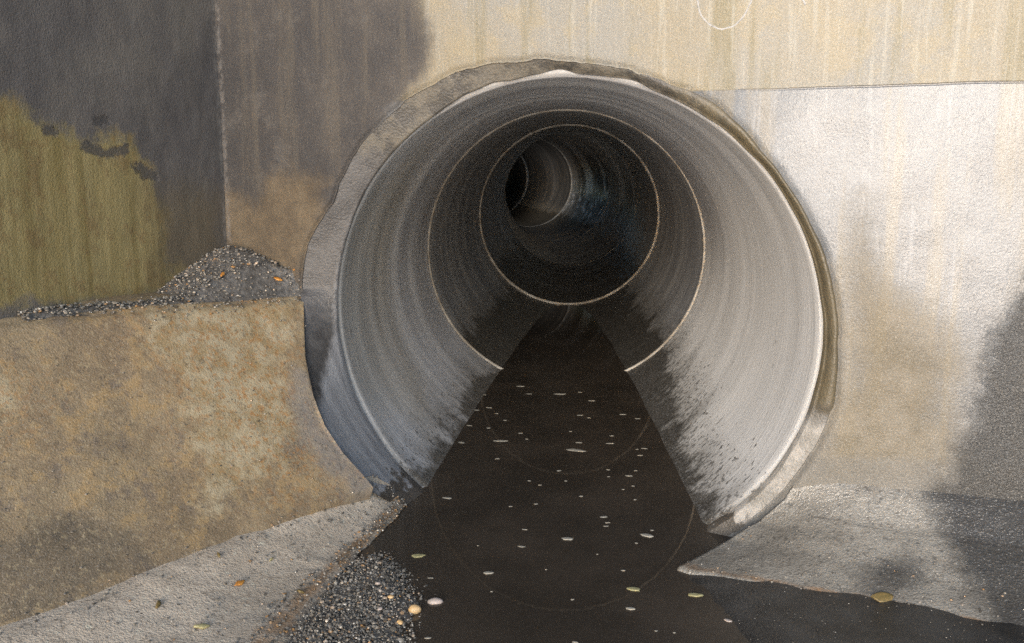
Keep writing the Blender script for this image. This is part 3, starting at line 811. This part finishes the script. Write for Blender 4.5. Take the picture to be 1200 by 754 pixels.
# grit scattered on the bench, its ledge and the foot slab
def scatter_grit():
    deps = bpy.context.evaluated_depsgraph_get()
    def pick(o, count, test, lo, hi, tint=None):
        me = o.data; V = np.empty(len(me.vertices) * 3); me.vertices.foreach_get('co', V); V = V.reshape(-1, 3)
        k = np.where(test(V))[0]; k = k[rng.integers(0, len(k), count)]
        pts = V[k] + rng.normal(0, .003 if o is not bed else .02, (count, 3)) * [1, 1, 0] + [0, 0, .001]
        stones('grit', pts, rng.uniform(lo, hi, count), o, tint, kind='stuff')
    pick(bench, 420, lambda V: (V[:, 1] > 1.2) & (V[:, 2] > .05), .0012, .0036)
    pick(bench, 300, lambda V: (V[:, 1] > 2.2) & (V[:, 2] > .60), .0018, .0042)
    pick(slab, 700, lambda V: (V[:, 1] > 1.0) & (V[:, 2] > .01), .0014, .0042)
    pick(bed, 900, lambda V: (V[:, 1] > 1.3) & (V[:, 2] > -.004) & (V[:, 0] < 1.3), .001, .0024, list(rng.random(900) * .7))
    pick(slab, 900, lambda V: (V[:, 1] > 1.3) & (V[:, 2] > -.012) & (V[:, 2] < .028), .0014, .0046, list(rng.choice([.2, .5, .6, .96, .97, .8, .9], 900)))
    pick(toe, 260, lambda V: (V[:, 2] > .0) & (V[:, 2] < .08), .0014, .0036)
scatter_grit()
# larger scraps on the foot slab
SLP = [(-0.824,1.986),(-0.896,2.039),(-0.824,1.793),(-0.941,1.813),(-0.68,2.034),(-0.787,2.113)]
for i, (p, L, lab) in enumerate(zip(SLP, (.030, .016, .034, .024, .018, .015), ('orange leaf scrap on the middle of the foot slab', 'brown chip on the upper part of the foot slab', 'long tan leaf scrap low on the foot slab', 'dark chip at the left of the foot slab', 'brown leaf bit on the right of the foot slab', 'tiny pale chip on the foot slab near the bench'))):
    x, y = p[0] * .93, p[1] * .93                              # lifted onto the sloping top along the ground
    me = slab.data; vv = np.empty(len(me.vertices) * 3); me.vertices.foreach_get('co', vv); vv = vv.reshape(-1, 3)
    # climb towards the slab until the height agrees
    best = vv[np.argmin(np.hypot(vv[:, 0] - x, vv[:, 1] - y))]
    flat_bit('fallen_leaf' if 'leaf' in lab else 'stone_chip', (best[0], best[1], best[2] + .003), L, L * .42, .004, M['leaf'] if 'orange' in lab else M['bleaf'] if ('brown' in lab or 'dark' in lab) else M['yleaf'], i * 1.3, Vector((.4, -.2, .9)), tail=.4, label=lab, category='leaf' if 'leaf' in lab else 'stone')
# brown leaf stuck to the toe slab
def on_mesh(o, x, y):
    me = o.data; vv = np.empty(len(me.vertices) * 3); me.vertices.foreach_get('co', vv); vv = vv.reshape(-1, 3)
    return vv[np.argmin(np.hypot(vv[:, 0] - x, vv[:, 1] - y))]
b = on_mesh(toe, .725, 1.955)
flat_bit('fallen_leaf', (b[0], b[1], b[2] + .003), .058, .030, .003, M['bleaf'], -.15, Vector((.1, -.45, .85)), rough=.1, label='oval brown leaf stuck on the wet toe slab at right', category='leaf')

# ------------------------------------------------------------------ foam flecks and leaf scraps floating on the water
FL = [(-0.251,4.088,0.0358),(-0.203,3.939,0.0268),(-0.409,3.908,0.019),(-0.364,3.682,0.0323),(-0.411,3.636,0.0248),(-0.322,3.586,0.0175),(-0.277,3.483,0.0203),(-0.415,3.397,0.0265),(-0.336,3.366,0.0164),(-0.203,3.304,0.0193),(-0.175,3.226,0.0126),(-0.268,3.197,0.056),(-0.417,3.165,0.0308),(-0.265,2.981,0.0174),(-0.141,2.758,0.0134),(-0.103,2.72,0.0132),(-0.387,2.583,0.0277),(-0.186,2.526,0.0123),(-0.109,2.552,0.0149),(-0.061,3.949,0.0615),(0.033,3.989,0.0194),(0.082,3.833,0.0336),(0.031,3.584,0.0244),(0.067,3.547,0.0173),(0.211,3.611,0.0281),(0.267,3.548,0.0242),(-0.007,3.341,0.013),(0.152,3.294,0.0192),(0.023,3.196,0.0249),(0.141,3.194,0.0311),(0.007,3.1,0.0785),(0.238,3.127,0.0122),(0.264,3.139,0.0214),(0.243,3.056,0.0208),(-0.045,2.867,0.0168),(0.123,2.888,0.0141),(0.121,2.818,0.011),(0.19,2.832,0.0303),(0.216,2.886,0.0112),(-0.021,2.766,0.0108),(0.029,2.628,0.0154),(0.163,2.699,0.0105),(0.197,2.733,0.0133),(0.195,2.61,0.0102),(-0.132,2.352,0.016),(-0.134,2.235,0.0218),(-0.436,2.052,0.012),(-0.347,2.03,0.0158),(-0.306,1.744,0.0153),(0.095,2.464,0.0216),(0.104,2.419,0.0188),(0.098,2.393,0.014),(0.227,2.372,0.0115),(0.177,2.28,0.0089),(0.133,2.107,0.0123),(0.011,1.749,0.0153),(0.004,1.942,0.0095),(0.227,1.804,0.007),(0.188,1.809,0.007),(-0.19,1.968,0.0077),(-0.252,2.232,0.0065),(-0.063,2.098,0.0061),(0.069,2.2,0.0064)]
for (x, y, L) in FL:
    flat_bit('foam_fleck', (x, y, .0004), L, L * random.uniform(.3, .55) if L > .012 else L * .6, .0012, M['fleck'], random.uniform(-.25, .25), n=10, rough=.3,
             label='small pale foam fleck floating on the dark water', category='foam', group='foam flecks on the water')
for (x, y, L), mt, lab in zip([(-0.208,2.068,0.0242),(-0.011,2.295,0.0313),(0.209,2.334,0.0341),(0.151,2.005,0.0312),(0.138,1.906,0.0223),(0.297,1.985,0.0329),(-0.402,2.156,0.0336),(0.353,1.866,0.0182)],
        ('fleck', 'fleck', 'fleck', 'yleaf', 'fleck', 'yleaf', 'yleaf', 'pale'),
        ('round pale scrap floating in the middle of the near water', 'long pale scrap floating at the centre of the pipe mouth', 'pale ring shaped scrap floating near the right pipe lip', 'tan leaf scrap floating in the right foreground', 'pale leaf scrap floating nearest to the camera at right', 'yellowish leaf lying at the silt edge below the toe slab', 'thin tan sliver floating beside the gravel bank', 'pinkish chip on the dark silt at lower right')):
    flat_bit('floating_scrap', (x, y, .0006), L * 1.1, L * .6, .0022, M[mt], random.uniform(-.4, .4), n=12, rough=.18, label=lab, category='leaf')
